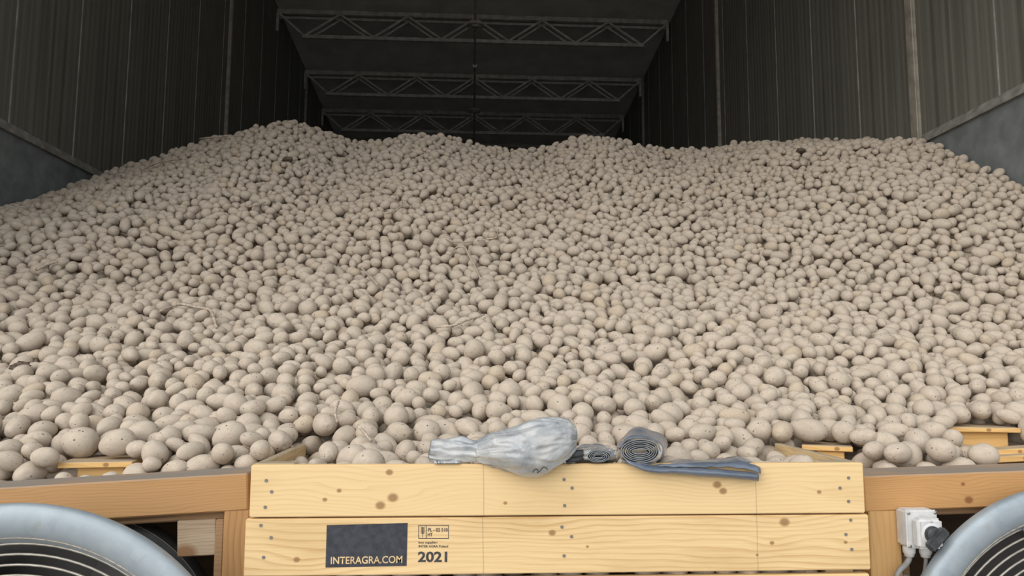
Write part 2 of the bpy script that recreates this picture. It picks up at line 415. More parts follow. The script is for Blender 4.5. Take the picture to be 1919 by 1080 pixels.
post(420, 468, 956, 'post', 'brown timber post with a knot left of the crate', YT+.002)
post(404, 420, 974, 'rough', 'narrow rough-edged strip beside the left timber post', YT+.012, .06)
post(1628, 1687, 956, 'post_r', 'pale timber post carrying the grey switch right of the crate', YT+.002)
post(1687.5, 1701, 972, 'rough', 'narrow rough-edged strip behind the switch', YT+.04, .05)
A = at(334, 975, YT+.02); B = at(404, 1043, YT+.02)
tb = link('timber_stub', box_me((B.x-A.x, .3, A.z-B.z), .003, 1, 'timber_stub'), 'endgrain'); tb.location = ((A.x+B.x)/2-.001, YT+.02+.15, (A.z+B.z)/2); tb.rotation_euler = (0, -.05, 0)
tag(tb, 'square sawn timber end jutting out beside the left post', 'timber')
rw = box('wall_retaining', (0, 2.47, (H-.43)/2), (7.7, .04, H-.43), 'darkply'); tag(rw, 'dark plywood wall holding back the heap behind the fans', kind='structure')

# ------------------------------------------------------------------ fans
def fan(c, Y, Rf, label):
    c = Vector(c); t = empty('drying_fan', (c.x, Y, c.z)); tag(t, label, 'fan', 'round drying fans beside the crate')
    bell = [(Rf-.004, .035), (Rf, .02), (Rf-.001, .008), (Rf-.006, .000), (Rf-.020, -.006), (Rf-.042, -.007), (Rf-.062, -.002), (Rf-.076, .008), (Rf-.090, .024), (Rf-.102, .048), (Rf-.108, .085), (Rf-.108, .17)]
    lathe('inlet_ring', bell, 'galv', t, 128)
    torus('ring_seam', Rf-.078, .0014, 'stem', t, 128, 5).location = (0, .0095, 0)
    r = Rf-.095; i = 0
    while r > .05:
        torus('grille_ring', r, .0032, 'wire', t, 96, 6).location = (0, .03-.02*(1-(r/(Rf-.1))**2), 0); r -= .0235; i += 1
    for a in range(4):
        th = a*math.pi/2+.35
        tube('grille_spoke', [(.03*math.cos(th), .004, .03*math.sin(th)), ((Rf-.09)*math.cos(th), .02, (Rf-.09)*math.sin(th))], .004, 'wire', t, 6)
    lathe('hub', [(0, .06), (.07, .06), (.09, .08), (.09, .17), (0, .17)], 'blade', t, 32)
    for a in range(6):
        th = a*math.pi/3; V = []
        for (rr, half) in ((.085, .05), (.2, .085), (.33, .11), (Rf-.125, .115)):
            for s in (-1, 1):
                an = th + s*half/max(rr, .15)*.75
                for dy in (0, .006): V.append((rr*math.cos(an), .12+s*.035+dy, rr*math.sin(an)))
        Fc = []
        for q in range(3):
            b0 = q*4; b1 = b0+4
            Fc += [(b0, b0+2, b1+2, b1), (b0+1, b1+1, b1+3, b0+3), (b0, b1, b1+1, b0+1), (b0+2, b0+3, b1+3, b1+2)]
        Fc += [(0,1,3,2), (12,14,15,13)]
        link('blade', mesh('blade', V, Fc), 'blade', t)
    lathe('motor_plate', [(0, .2), (Rf-.108, .2)], 'blade', t, 48)
    return t
f1 = fan((-1.051, 1.83, .632), 1.83, .55, 'large round galvanised fan inlet with wire grille, left of the crate')
lathe('casing', [(.25, .36), (.385, .36), (.392, .365), (.392, .42)], 'casing', f1, 128).location = (-.024, -.015, .072)
torus('casing_rim', .391, .0012, 'wire', f1, 128, 5).location = (-.024, .343, .072)
f2 = fan((1.635, 1.98, .688), 1.98, .502, 'large round galvanised fan inlet with wire grille, right of the switch')

# ------------------------------------------------------------------ the wooden crate
YC = 1.95
ctop = at(1042, 870, YC)
cw = 1.6; cx0 = at(470.5, 872, YC).x; cx1 = at(1617.5, 868, YC).x; cw = cx1-cx0; cxm = (cx0+cx1)/2; czt = ctop.z
crate = empty('potato_crate', (cxm, YC, 0)); crate.rotation_euler = (0, 0, .0)
tag(crate, 'pale pine potato crate with printed boards in the middle foreground', 'crate')
slope = math.atan2(at(470.5, 872, YC).z*-1 + at(1617.5, 868, YC).z, cw)
bt = .022
boards = [(czt, .1285, 'pine1', 0.0), (czt-.1325, .139, 'pine2', .008), (czt-.1325-.139-.0105, .13, 'pine3', .004), (czt-.43, .13, 'pine3', .002), (czt-.57, .13, 'pine1', .004), (czt-.71, .13, 'pine2', .0), (czt-.85, .13, 'pine3', .0), (czt-.99, .13, 'pine1', .0)]
bobs = []
for i, (zt, hh, mt, ex) in enumerate(boards):
    b = link('front_board', box_me((cw+ex*2, bt, hh), .0025, 2, 'front_board'), mt, crate); b.location = (0, bt/2, zt-hh/2); b.rotation_euler = (0, -slope, 0)
    bobs.append((b, hh))
for s in (-1, 1):
    for i, (zt, hh, mt, ex) in enumerate(boards):
        ln = .50 if i == 0 else 1.15
        b = box('side_board', (s*(cw/2-bt/2-.001), bt+.001+ln/2, zt-hh/2+.0005), (bt, ln, hh), 'pine', crate, .0025)
    box('corner_post', (s*(cw/2-bt-.04), bt+.042, (czt-.012)/2), (.075, .075, czt-.012), 'pine', crate, .003)
    box('corner_cap', (s*(cw/2-.052), .048, czt-.005), (.10, .05, .0105), 'pine', crate, .002)
for i in range(1):
    box('back_board', (0, 1.19, czt-.9), (cw-.05, bt, .13), 'pine', crate, .0025)
    box('bottom_board', (0, .6, .12), (cw-.05, 1.1, .03), 'pine', crate, .0025)
# nails
nm = mesh('nail', *tube_geo([(0,0,0),(0,-.0016,0)], .0042, 10))
def on_board(i, px, py):
    """local position on board i's face under a photo pixel"""
    p = at(px, py, YC); b = bobs[i][0]; q = Vector((p.x-cxm, 0, p.z)) - Vector((b.location.x, 0, b.location.z))
    c, s = math.cos(slope), math.sin(slope); return Vector((q.x*c+q.z*s, -bt/2, -q.x*s+q.z*c))
for i, spots in enumerate(([(499,901),(509,922),(497,951),(1057,899),(1072,915),(1058,948),(1590,896),(1574,915),(1590,940)],
                           [(489,985),(508,1008),(494,1045),(1053,988),(1071,1006),(1057,1042),(1594,975),(1585,1002),(1596,1030)])):
    for (px, py) in spots:
        n_ = link('nail', nm, 'nail', bobs[i][0]); n_.location = on_board(i, px, py)
# print on the second board
PB = bobs[1][0]
def pr(px, py): p = on_board(1, px, py); return p
def flat(name, quad, mat, lift=.0006, label=None, thick=.0005):
    pts = [pr(*q) for q in quad]; V = [p+Vector((0, -lift, 0)) for p in pts]+[p+Vector((0, -lift+thick, 0)) for p in pts]
    n = len(pts); Fc = [tuple(range(n)), tuple(range(2*n-1, n-1, -1))]+[(i, i+n, (i+1) % n+n, (i+1) % n) for i in range(n)]
    o = link(name, mesh(name, V, Fc), mat, PB)
    if label: o['label'] = label
    return o
flat('printed_panel', [(612.5,984.5),(764,980.5),(762,1061),(610,1064)], 'print', label='dark grey printed rectangle')
def text(name, s, x0, ybase, x1, cap, mat, bold=0.0, lift=.0006, label=None, tilt=0.0):
    cu = bpy.data.curves.new(name, 'FONT'); cu.body = s; cu.size = 1.0; cu.offset = bold; cu.resolution_u = 3; cu.extrude = 0.0
    tmp = bpy.data.objects.new(name+'_tmp', cu); C.objects.link(tmp)
    dg = bpy.context.evaluated_depsgraph_get(); me = bpy.data.meshes.new_from_object(tmp.evaluated_get(dg)); bpy.data.objects.remove(tmp)
    me.materials.clear()
    co = np.empty(len(me.vertices)*3); me.vertices.foreach_get('co', co); co = co.reshape(-1, 3)
    a, b = co[:, 0].min(), co[:, 0].max(); A = pr(x0, ybase); B = pr(x1, ybase+tilt)
    capw = abs(pr(x0, ybase-cap).z-A.z)/.70
    t = (co[:, 0]-a)/(b-a)
    P = np.stack([A.x+(B.x-A.x)*t, np.full(len(t), A.y-lift), A.z+(B.z-A.z)*t+co[:, 1]*capw], 1)
    me.vertices.foreach_set('co', P.ravel()); me.update()
    o = link(name, me, mat, PB); 
    if label: o['label'] = label
    return o
text('printed_lettering', 'INTERAGRA.COM', 620, 1057.5, 754, 13.5, 'wheat', .012, .0013, 'INTERAGRA.COM in pale lettering', -2.5)
text('printed_year', '2021', 783, 1053, 838, 18.5, 'print', .03, .0006, '2021 in bold dark numerals')
text('printed_code', 'PL - 02 510', 802, 996.5, 839, 6.5, 'print', .022, .0006)
text('printed_code', 'HT', 801.5, 1005.5, 810.5, 6.5, 'print', .022, .0006)
text('printed_line', 'box supplier:', 784.5, 1019, 820, 4.2, 'print', .02, .0006)
text('printed_line', 'INTER AGRA Poland', 784.5, 1026.3, 839.5, 4.4, 'print', .02, .0006)
for q in ([(784,984.6),(841,984.6),(841,985.7),(784,985.7)], [(784,1008.8),(841,1008.8),(841,1009.9),(784,1009.9)], [(784,984.6),(785.1,984.6),(785.1,1009.9),(784,1009.9)],
          [(840,984.6),(841,984.6),(841,1009.9),(840,1009.9)], [(798,984.6),(799.2,984.6),(799.2,1009.9),(798,1009.9)]):
    flat('stamp_frame', q, 'print', .0006)
flat('wheat_stalk', [(791.8,987.5),(792.6,987.5),(792.6,1007.5),(791.8,1007.5)], 'print', .0006)
for i in range(6):
    yy = 988+i*2.2
    for s in (-1, 1):
        flat('wheat_grain', [(792.2, yy+1.6), (792.2+s*3.4, yy-.6), (792.2+s*3.4, yy+.5), (792.2, yy+2.7)][::s], 'print', .0006)

# ------------------------------------------------------------------ plank stubs poking out of the heap
caps = []; obst = []          # footprints (cx, cy, hx, hy, yaw, ztop) that keep the potatoes off
def stub(px, py, Y, lx, ly, yaw, bl, label, off=(0, 0), bh=.16, lowby=.05, th=.017):
    p = at(px, py, Y); t = empty('plank_stub', (p.x, Y, p.z), (0, 0, yaw)); tag(t, label, 'wood block')
    box('plank', (0, ly/2, 0), (lx, ly, th), 'stub', t, .002)
    box('block', (off[0], off[1]+bl[1]/2, -th/2-bh/2-.0005), (bl[0], bl[1], bh), 'stub', t, .003)
    c = Matrix.Rotation(yaw, 2) @ Vector((0, ly/2)); obst.append((p.x+c.x, Y+c.y, lx/2, ly/2, yaw, p.z+th/2)); caps.append((p.x-lx/2-.02, p.x+lx/2+.02, Y-.5, Y+.03, p.z-lowby))
    return t
stub(178, 872, 2.30, .205, .20, .10, (.13, .12), 'dusty plank nailed on a block, poking out by the left timber beam', (.01, .02), lowby=.008)
stub(1550, 841, 2.44, .155, .20, -.42, (.085, .12), 'dusty plank on a block at the right rear corner of the crate', (.01, .015), .10)
sr = stub(1836, 806, 2.62, .27, .20, -.22, (.19, .13), 'dusty plank on a tall block among potatoes at far right', (.01, .03), .12, .15)
A = at(1790, 858, 2.42); B = at(1990, 846, 2.42)
for k, (dy, dz, hh) in enumerate(((.0, 0, .02), (.05, .016, .022))):
    d = B-A; o = link('loose_board', box_me((d.length, .07, hh), .002, 1, 'loose_board'), 'stub'); o.location = (A+B)/2+Vector((.02*k, dy, -hh/2+dz)); o.rotation_euler = (.0, -math.atan2(d.z, d.x), .05*k)
    tag(o, ['thin pine board lying flat below the far right plank block, front one', 'thin pine board lying flat below the far right plank block, rear one'][k], 'board')
    obst.append((o.location.x, o.location.y, d.length/2, .035, .05*k, o.location.z+hh/2))

# ------------------------------------------------------------------ potato heap: surface, packing, objects
P0y = [1.9, 2.3, 2.8, 3.4, 4.0, 4.4, 5.1, 6.1, 7.3]
P0z = [-.275, -.245, -.12, .10, .33, .50, .95, 1.55, 2.25]
CRX = [-3.95, -3.49, -2.95, -2.53, -2.16, -1.80, -1.49, -1.2, -.965, -.65, -.31, 0, .34, .65, .91, 1.12, 1.43, 1.77, 2.11, 2.42, 2.69, 3.2, 3.73, 4.0]
CRZ = [1.76, 1.90, 2.09, 2.23, 2.35, 2.43, 2.35, 2.23, 2.25, 2.315, 2.33, 2.25, 2.20, 2.19, 2.29, 2.35, 2.31, 2.23, 2.216, 2.24, 2.30, 2.315, 2.346, 2.33]
def sstep(t): t = min(1, max(0, t)); return t*t*(3-2*t)
gx0, gx1, gy0, gy1, gs = -4.0, 4.1, 1.8, 8.4, .04
GX = np.arange(gx0, gx1+gs, gs); GY = np.arange(gy0, gy1+gs, gs)
base = np.interp(GY, P0y, P0z)
wgt = np.array([sstep((y-4.3)/3.0) for y in GY])
cr = np.interp(GX, CRX, CRZ)-2.25
bump_r = np.array([.40*sstep((x-1.3)/2.4) for x in GX]); bell = np.array([sstep((y-3.4)/1.7)*sstep((7.4-y)/1.6) for y in GY])
SZ = base[:, None] + wgt[:, None]*cr[None, :] + bell[:, None]*bump_r[None, :]
for j, y in enumerate(GY):
    if y > 7.3: SZ[j] = np.interp(7.3, P0y, P0z)+cr - (y-7.3)*.55
    for i, x in enumerate(GX):
        SZ[j, i] += .035*mnoise.noise(Vector((x*1.7, y*1.7, 3.3))) + .03*mnoise.noise(Vector((x*4, y*4, 9.1)))
    # ridges of earlier filling run a little down the slope
SZ += H
SZl = SZ.tolist(); nxg = len(GX); nyg = len(GY)
def S(x, y):
    u = (x-gx0)/gs; v = (y-gy0)/gs
    i = min(max(int(u), 0), nxg-2); j = min(max(int(v), 0), nyg-2); u -= i; v -= j
    a = SZl[j]; b = SZl[j+1]
    return (a[i]*(1-u)+a[i+1]*u)*(1-v)+(b[i]*(1-u)+b[i+1]*u)*v
DEP = .135
cin0, cin1 = cx0+.025, cx1-.025
def ymin(x): return 1.977 if cin0 < x < cin1 else 2.235
caps.append((cx0-.01, cx0+.11, 1.9, 2.44, czt-.012)); caps.append((cx1-.11, cx1+.01, 1.9, 2.44, czt-.012))
obst.append((cx0+.011, YC+.26, .011, .26, 0, czt)); obst.append((cx1-.011, YC+.26, .011, .26, 0, czt))
obt = [(a, b, c, d, math.cos(e), math.sin(e), f) for a, b, c, d, e, f in obst]
CS = .10; grid = {}
px_, py_, pz_, pr_ = [], [], [], []
def height(x, y, r):
    h = S(x, y)-DEP+r*.6; who = -1
    for (a, b, c, d, ce, se, f) in obt:
        dx = x-a; dy = y-b
        if abs(dx) > .3 or abs(dy) > .4: continue
        lx = abs(dx*ce+dy*se); ly = abs(-dx*se+dy*ce)
        if lx < c+r*.85 and ly < d+r*.85 and f+r > h: h = f+r; who = -2
    ci = int(x//CS); cj = int(y//CS)
    for i in (ci-1, ci, ci+1):
        for j in (cj-1, cj, cj+1):
            for q in grid.get((i, j), ()):
                dx = x-px_[q]; dy = y-py_[q]; rr = r+pr_[q]; d2 = dx*dx+dy*dy
                if d2 < rr*rr:
                    z = pz_[q]+math.sqrt(rr*rr-d2)
                    if z > h: h = z; who = q
    return h, who
def add(x, y, z, r):
    grid.setdefault((int(x//CS), int(y//CS)), []).append(len(px_)); px_.append(x); py_.append(y); pz_.append(z); pr_.append(r)
rng = random.Random(11)
cell = .058
cells = []
y = 1.98
while y < 7.75:
    x = XL+.03
    while x < XR-.03: cells.append((x, y)); x += cell
    y += cell
def clampxy(x, y, r):
    x = min(max(x, XL+r*.9+.03), XR-r*.9-.03)
    ym = ymin(x)+r*.92
    return x, max(y, ym)
# a few big potatoes placed by hand where the photo shows them
special = []
def put_special(px, py, Y, r, label, sh):
    p = at(px, py, Y); special.append((len(px_), label, sh)); add(p.x, p.y, p.z, r)
put_special(1842, 853, 2.27, .040, 'big oval potato lying alone on the right beam before the tall plank block', (1.14, .92, .90, 0.05))
put_special(150, 829, 2.42, .050, 'very large rounded potato resting on the rear of the left plank', (1.12, .96, .95, .15))
put_special(220, 830, 2.38, .046, 'very large oval potato on the right edge of the left plank', (1.2, .90, .88, -.35))
for ps in range(5):
    rng.shuffle(cells)
    for (cx, cy) in cells:
        r = min(.047, max(.0235, .0352*math.exp(rng.gauss(0, .18))))
        x, y = clampxy(cx+rng.random()*cell, cy+rng.random()*cell, r)
        if y > 7.8 or cy < ymin(cx)-.03: continue
        if any(a < x < b and c < y < d and S(x, y)-DEP+r*1.6 > e for a, b, c, d, e in caps): continue
        h, who = height(x, y, r); step = r*.5; it = 0
        if h > S(x, y)+.10: continue
        while who >= 0 and it < 16 and step > .003:
            dx = x-px_[who]; dy = y-py_[who]; l = math.hypot(dx, dy)
            if l < 1e-5: dx, dy, l = rng.random()-.5, rng.random()-.5, .5
            xn, yn = clampxy(x+dx/l*step, y+dy/l*step, r); it += 1
            hn, wn = height(xn, yn, r)
            if hn < h-1e-4: x, y, h, who = xn, yn, hn, wn
            else: step *= .5
        if h > S(x, y)+.004*rng.random(): continue
        if any(a < x < b and c < y < d and h+r > e for a, b, c, d, e in caps): continue
        if who == -2 and rng.random() < .9: continue
        add(x, y, h, r)
# the row seen through the gap between the crate's boards
x = cin0+.09
while x < cin1-.09:
    r = .03+rng.random()*.008; add(x, 1.976+r, at(1042, 1068, 2.0).z+rng.uniform(-.02, .02), r); x += r*2.02
NP = len(px_)
PC = np.stack([px_, py_, pz_], 1); PR = np.array(pr_)

# potato shapes -----------------------------------------------------
def ico(n):
    bm = bmesh.new(); bmesh.ops.create_icosphere(bm, subdivisions=n, radius=1.0)
    V = np.array([v.co for v in bm.verts]); Fc = np.array([[v.index for v in f.verts] for f in bm.faces]); bm.free(); return V, Fc
ICO = {n: ico(n) for n in (2, 3, 4)}
NVAR = 18; vr = random.Random(5)
VAR = []
for i in range(NVAR):
    e = vr.choice([.03, .07, .11, .16, .2, .25, .32, .42])
    VAR.append(dict(ax=(1.02+e, 1.0-e*.28+vr.uniform(-.03, .03), .95-e*.30+vr.uniform(-.03, .03)), egg=vr.uniform(-.16, .16), bend=vr.uniform(-.08, .08),
                    ph=[(Vector((vr.gauss(0, 1), vr.gauss(0, 1), vr.gauss(0, 1))).normalized(), vr.uniform(0, 6.28), vr.uniform(1.5, 3.2), vr.uniform(.012, .034)) for _ in range(5)],
                    eyes=[Vector((vr.gauss(.6, 1), vr.gauss(0, .7), vr.gauss(0, .7))).normalized() for _ in range(7)]))
def shape(V, d, fine=False):
    k = np.ones(len(V))
    for (n, p, f, a) in d['ph']: k += a*np.sin(V @ np.array(n)*f+p)
    if fine:
        for e in d['eyes']:
            dist = np.linalg.norm(V-np.array(e), axis=1); k -= .032*np.exp(-(dist/.13)**2); k += .012*np.exp(-((dist-.26)/.1)**2)
    P = V*k[:, None]*np.array(d['ax'])
    t = V[:, 0]
    P[:, 1] *= 1+d['egg']*t; P[:, 2] *= 1+d['egg']*t; P[:, 2] += d['bend']*(t*t-.4)
    return P
# orientation: the long axis roughly lies in the heap's surface
def orient(i, rr):
    x, y = PC[i, 0], PC[i, 1]
    n = Vector((S(x-.06, y)-S(x+.06, y), S(x, y-.06)-S(x, y+.06), .12)).normalized()
    n = (n + Vector((rr.gauss(0, .3), rr.gauss(0, .3), 0))).normalized()
    a = rr.random()*2*math.pi; u = Vector((math.cos(a), math.sin(a), 0)); u = (u-n*u.dot(n)).normalized(); v = n.cross(u)
    s = rr.random()*2*math.pi; v2 = v*math.cos(s)+n*math.sin(s)
    return Matrix((u, v2, u.cross(v2))).transposed()
orr = random.Random(23)
var_i = [orr.randrange(NVAR) for _ in range(NP)]
# elongated ones only where there is room: spread uses the packed radius
rots = [orient(i, orr) for i in range(NP)]

# which ones show largest from the front: splat onto a coarse id picture
W_, H_ = 640, 360; sc = W_/1919.0
U, Vv, D = project(PC); idb = -np.ones((H_, W_), int)
for i in np.argsort(-D):
    rp = PR[i]*1.05*F/D[i]*sc; u = U[i]*sc; v = Vv[i]*sc
    if u < -rp or v < -rp or u > W_+rp or v > H_+rp: continue
    x0, x1, y0_, y1 = max(0, int(u-rp)), min(W_, int(u+rp)+2), max(0, int(v-rp)), min(H_, int(v+rp)+2)
    if x0 >= x1 or y0_ >= y1: continue
    yy, xx = np.mgrid[y0_:y1, x0:x1]; m = (xx+.5-u)**2+(yy+.5-v)**2 < rp*rp
    idb[y0_:y1, x0:x1][m] = i
idb[int(872*sc):, int(466*sc):int(1620*sc)] = -1; idb[int(893*sc):, :] = -1
idb[int(800*sc):, int(880*sc):int(1075*sc)] = -1
vis = np.bincount(idb[idb >= 0].ravel(), minlength=NP)
spi = {s[0]: s for s in special}
order = [i for i in np.argsort(-vis) if i not in spi][:300-len(special)]
chosen = set(order) | set(spi)

fine_me = []
def lp_attr(me, arr):
    a = me.attributes.new('lp', 'FLOAT_VECTOR', 'POINT'); a.data.foreach_set('vector', arr.ravel())
for i, d in enumerate(VAR):
    V4, F4 = ICO[4]; P = shape(V4, d, True); me = bpy.data.meshes.new('potato')
    me.from_pydata(P.tolist(), [], F4.tolist()); lp_attr(me, V4.astype(np.float32)); me.materials.append(M['potato'])
    me.polygons.foreach_set('use_smooth', [True]*len(me.polygons)); me.update(); fine_me.append(me)
def where(i):
    u, v = U[i], Vv[i]
    if v > 800:
        for lim, t in ((470, 'behind the left timber beam'), (800, 'behind the crate board left of the bag'), (1160, 'behind the bag and small roll'), (1480, 'behind the blue film tail'), (1740, 'between the right-hand plank blocks')):
            if u < lim: return t
        return 'beside the far right plank block'
    row = 'in front rows above the ' if v > 700 else 'on lower slope above the '
    for lim, t in ((240, 'left fan'), (480, 'left plank stub'), (720, 'printed panel'), (960, 'bag neck'), (1200, 'two rolls'), (1440, 'blue tail'), (1680, 'crate right corner'), (9000, 'grey switch')):
        if u < lim: return row+t
def look(i):
    e = VAR[var_i[i]]['ax'][0]-1; s = PR[i]
    size = 'large' if s > .038 else ('small' if s < .030 else 'middling')
    shp = 'round' if e < .12 else ('oval' if e < .24 else 'long')
    return '%s %s' % (size, shp)
kinds = {}
for i in chosen:
    if i not in spi: kinds.setdefault((look(i), where(i)), []).append(i)
ORD = ['leftmost', 'second from left', 'third from left', 'fourth from left', 'fifth from left', 'sixth from left', 'seventh from left', 'eighth from left', 'ninth from left', 'tenth from left']
plab = {}
for (lk, wh), L in kinds.items():
    L.sort(key=lambda q: U[q])
    for n, i in enumerate(L):
        if len(L) == 1: plab[i] = 'the one %s dusty tan potato %s' % (lk, wh)
        else:
            pos = 'rightmost' if n == len(L)-1 else ORD[min(n, 9)]
            plab[i] = '%s of the %s potatoes %s' % (pos, lk, wh)
for i in sorted(chosen, key=lambda q: -vis[q]):
    if i in spi:
        _, lab, sh = spi[i]; me = fine_me[2]
        o = bpy.data.objects.new('potato', me); C.objects.link(o); r = PR[i]
        o.location = PC[i]; d = VAR[2]['ax']; o.scale = (sh[0]*r/d[0], sh[1]*r/d[1], sh[2]*r/d[2]); o.rotation_euler = (0, sh[3], .1)
    else:
        o = bpy.data.objects.new('potato', fine_me[var_i[i]]); C.objects.link(o)
        o.location = PC[i]; o.scale = (PR[i],)*3; o.rotation_euler = rots[i].to_euler(); lab = plab[i]
    tag(o, lab, 'potato', 'largest potatoes at the front of the heap')
# the rest of the heap in one object
VS, FS, LP, RN = [], [], [], []; off = 0
SH = {(n, k): shape(ICO[n][0], VAR[k]) for n in (2, 3) for k in range(NVAR)}
rn = np.random.RandomState(3).rand(NP)
for i in range(NP):
    if i in chosen: continue
    seen = vis[i] > 0 and 0 <= U[i]
    n = 3 if (vis[i] >= 4 or D[i] < 3.2) else 2
    if vis[i] == 0 and PC[i, 2] < S(PC[i, 0], PC[i, 1])-.085 and D[i] > 2.4: continue
    if vis[i] > 0: n = 3
    P = SH[(n, var_i[i])]*PR[i] @ np.array(rots[i]).T + PC[i]
    VS.append(P); FS.append(ICO[n][1]+off); off += len(P); LP.append(ICO[n][0]); RN.append(np.full(len(P), rn[i]))
# the mass beneath
st = 2; gy = GY[::st]; gx = GX[::st]; Z = SZ[::st, ::st]-.115
ok = [(j, i) for j in range(len(gy)) for i in range(len(gx))]
BV = np.array([(min(max(gx[i], XL), XR), max(gy[j], 2.03 if cin0 < gx[i] < cin1 else 2.30), Z[j, i]) for j, i in ok])
nb = len(gx)
BF = []
for j in range(len(gy)-1):
    for i in range(nb-1):
        BF.append((j*nb+i, j*nb+i+1, (j+1)*nb+i+1)); BF.append((j*nb+i, (j+1)*nb+i+1, (j+1)*nb+i))
VS.append(BV); FS.append(np.array(BF)+off); LP.append(BV*14); RN.append(np.full(len(BV), .1))
VS = np.concatenate(VS); FS = np.concatenate(FS); LP = np.concatenate(LP); RN = np.concatenate(RN)
me = bpy.data.meshes.new('potato_heap'); me.vertices.add(len(VS)); me.vertices.foreach_set('co', VS.astype(np.float32).ravel())
me.loops.add(len(FS)*3); me.loops.foreach_set('vertex_index', FS.astype(np.int32).ravel())
me.polygons.add(len(FS)); me.polygons.foreach_set('loop_start', np.arange(0, len(FS)*3, 3, dtype=np.int32)); me.polygons.foreach_set('loop_total', np.full(len(FS), 3, dtype=np.int32))
me.update(calc_edges=True); me.validate()
lp_attr(me, LP.astype(np.float32)); a = me.attributes.new('rnd', 'FLOAT', 'POINT'); a.data.foreach_set('value', RN.astype(np.float32))
me.polygons.foreach_set('use_smooth', [True]*len(me.polygons))
ho = link('potato_heap', me, 'potato')
tag(ho, 'great sloping heap of dusty tan potatoes filling the store', 'potatoes', None, 'stuff')
print('POTATOES', NP, 'tris', len(FS), 'visible', int((vis > 0).sum()))

# ------------------------------------------------------------------ dry stems and clods on the heap
def hit(px, py):
    """point of the heap surface seen at a pixel"""
    d = (fwd*F + right*(px-959.5) - up*(py-540.0)).normalized(); t = 1.9
    while t < 9:
        p = CAM+d*t
        if p.z < S(p.x, p.y)+.02: return p
        t += .01
    return CAM+d*7
stems = [([(836,452),(850,457),(875,458),(888,456)], .0035, 'short dry stem lying flat high on the middle of the heap'),
         ([(895,455),(915,452),(930,449),(934,434)], .003, 'dry stem with an upturned end, high on the middle of the heap'),
         ([(846,479),(856,468),(871,468),(882,488),(893,508),(901,527)], .0035, 'long bent dry stem pointing down the middle of the heap'),
         ([(818,617),(852,614),(873,605),(908,594)], .0045, 'thick straight dry stem low on the middle of the heap'),
         ([(305,588),(330,578),(348,575),(375,580),(398,585),(405,598),(411,618)], .005, 'arched dry stem hooked over potatoes on the left slope'),
         ([(75,510),(95,500),(115,494)], .006, 'flat dry stem on the far left of the heap'),
         ([(678,505),(690,517),(710,538)], .004, 'thin straight dry stem left of the middle of the heap'),
         ([(637,795),(633,775),(639,757)], .0032, 'upright dry stem near the crate left corner'),
         ([(674,801),(685,812),(700,830)], .0032, 'pale dry stem slanting down close behind the crate'),
         ([(377,264),(395,262),(430,258)], .006, 'dry stem on the left crest of the heap'),
         ([(270,322),(300,308),(338,302)], .006, 'dry stem among potatoes beside the left wall'),
         ([(470,392),(485,388),(500,383)], .005, 'short dry stem on the upper left slope of the heap'),
         ([(725,405),(738,400),(752,392),(755,380)], .004, 'forked dry stem on the upper middle slope of the heap'),
         ([(1250,375),(1275,382),(1300,380)], .005, 'dark dry stem on the upper right slope of the heap')]
for pts, rad, lab in stems:
    P = [hit(*p)-fwd*.035+Vector((0,0,.012)) for p in pts]; P = smooth_pts(P, 5)
    rr = [rad*1.55*(.75+.4*mnoise.noise(Vector((i*.7, rad*900, 0)))+.25*math.sin(math.pi*i/len(P))) for i in range(len(P))]
    tag(tube('dry_stem', P, rr, 'stem', None, 6), lab, 'stem', 'dry stems on the heap')
for (px, py, s, lab) in ((42, 688, .03, 'dark brown clod of soil at the left edge of the heap'), (262, 622, .017, 'small brown clod below the arched stem on the left slope'), (540, 300, .035, 'dark clod on the left crest of the heap'), (1500, 283, .03, 'dark clod on the upper right crest of the heap')):
    p = hit(px, py); V4, F4 = ICO[3]; n = np.array([1+.45*mnoise.noise(Vector(v)*2.3+Vector((px, 0, 0)))+.25*mnoise.noise(Vector(v)*6+Vector((py, 0, 0))) for v in V4])
    o = link('soil_clod', mesh('soil_clod', V4*n[:, None]*np.array((1.2, .9, .75))*s, F4.tolist()), 'clod', None, True); o.location = p-fwd*.01; tag(o, lab, 'clod')

# ------------------------------------------------------------------ switch on the right post
cS = at(1727, 992, YT-.05); sw = empty('rotary_switch', (cS.x, YT+.002, cS.z)); tag(sw, 'grey-white rotary isolator switch with black knob on the right post', 'switch')
box('back_box', (0, -.024, .0), (.086, .046, .100), 'white', sw, .006, None, 3)
box('cover', (.0, -.052, .0), (.088, .010, .102), 'white', sw, .004, None, 3)
box('raised_front', (.004, -.072, -.006), (.070, .034, .080), 'white', sw, .008, None, 3)
dial = lathe('dial_plate', [(0, -.0015), (.028, -.0015), (.030, .001)], 'white', sw, 40); dial.location = (.006, -.0885, -.006)
kb = lathe('knob', [(0, -.012), (.018, -.012), (.021, -.009), (.022, .0), (.022, .004)], 'black', sw, 40); kb.location = (.006, -.093, -.006)
gp = box('knob_grip', (.0, -.018, -.008), (.026, .020, .068), 'black', kb, .004, (0, math.radians(45), 0), 2)
zr = torus('printed_zero', .0025, .0005, 'cable', sw, 20, 5); zr.location = (.006, -.0895, .0262)
for (x, z) in ((-.037, .043), (.037, .044), (-.037, -.044)):
    lathe('screw', [(0, -.002), (.004, -.002), (.0045, .0)], 'screw', sw, 16).location = (x, -.0565, z)
for k, x in enumerate((-.024, .016)):
    g = lathe('cable_gland', [(0, -.0), (.0155, -.0), (.0165, .006), (.016, .018), (.013, .022), (.0125, .028), (.008, .030)], 'white', sw, 24); g.location = (x, -.028-.01*k, -.049); g.rotation_euler = (math.radians(-90), 0, 0)
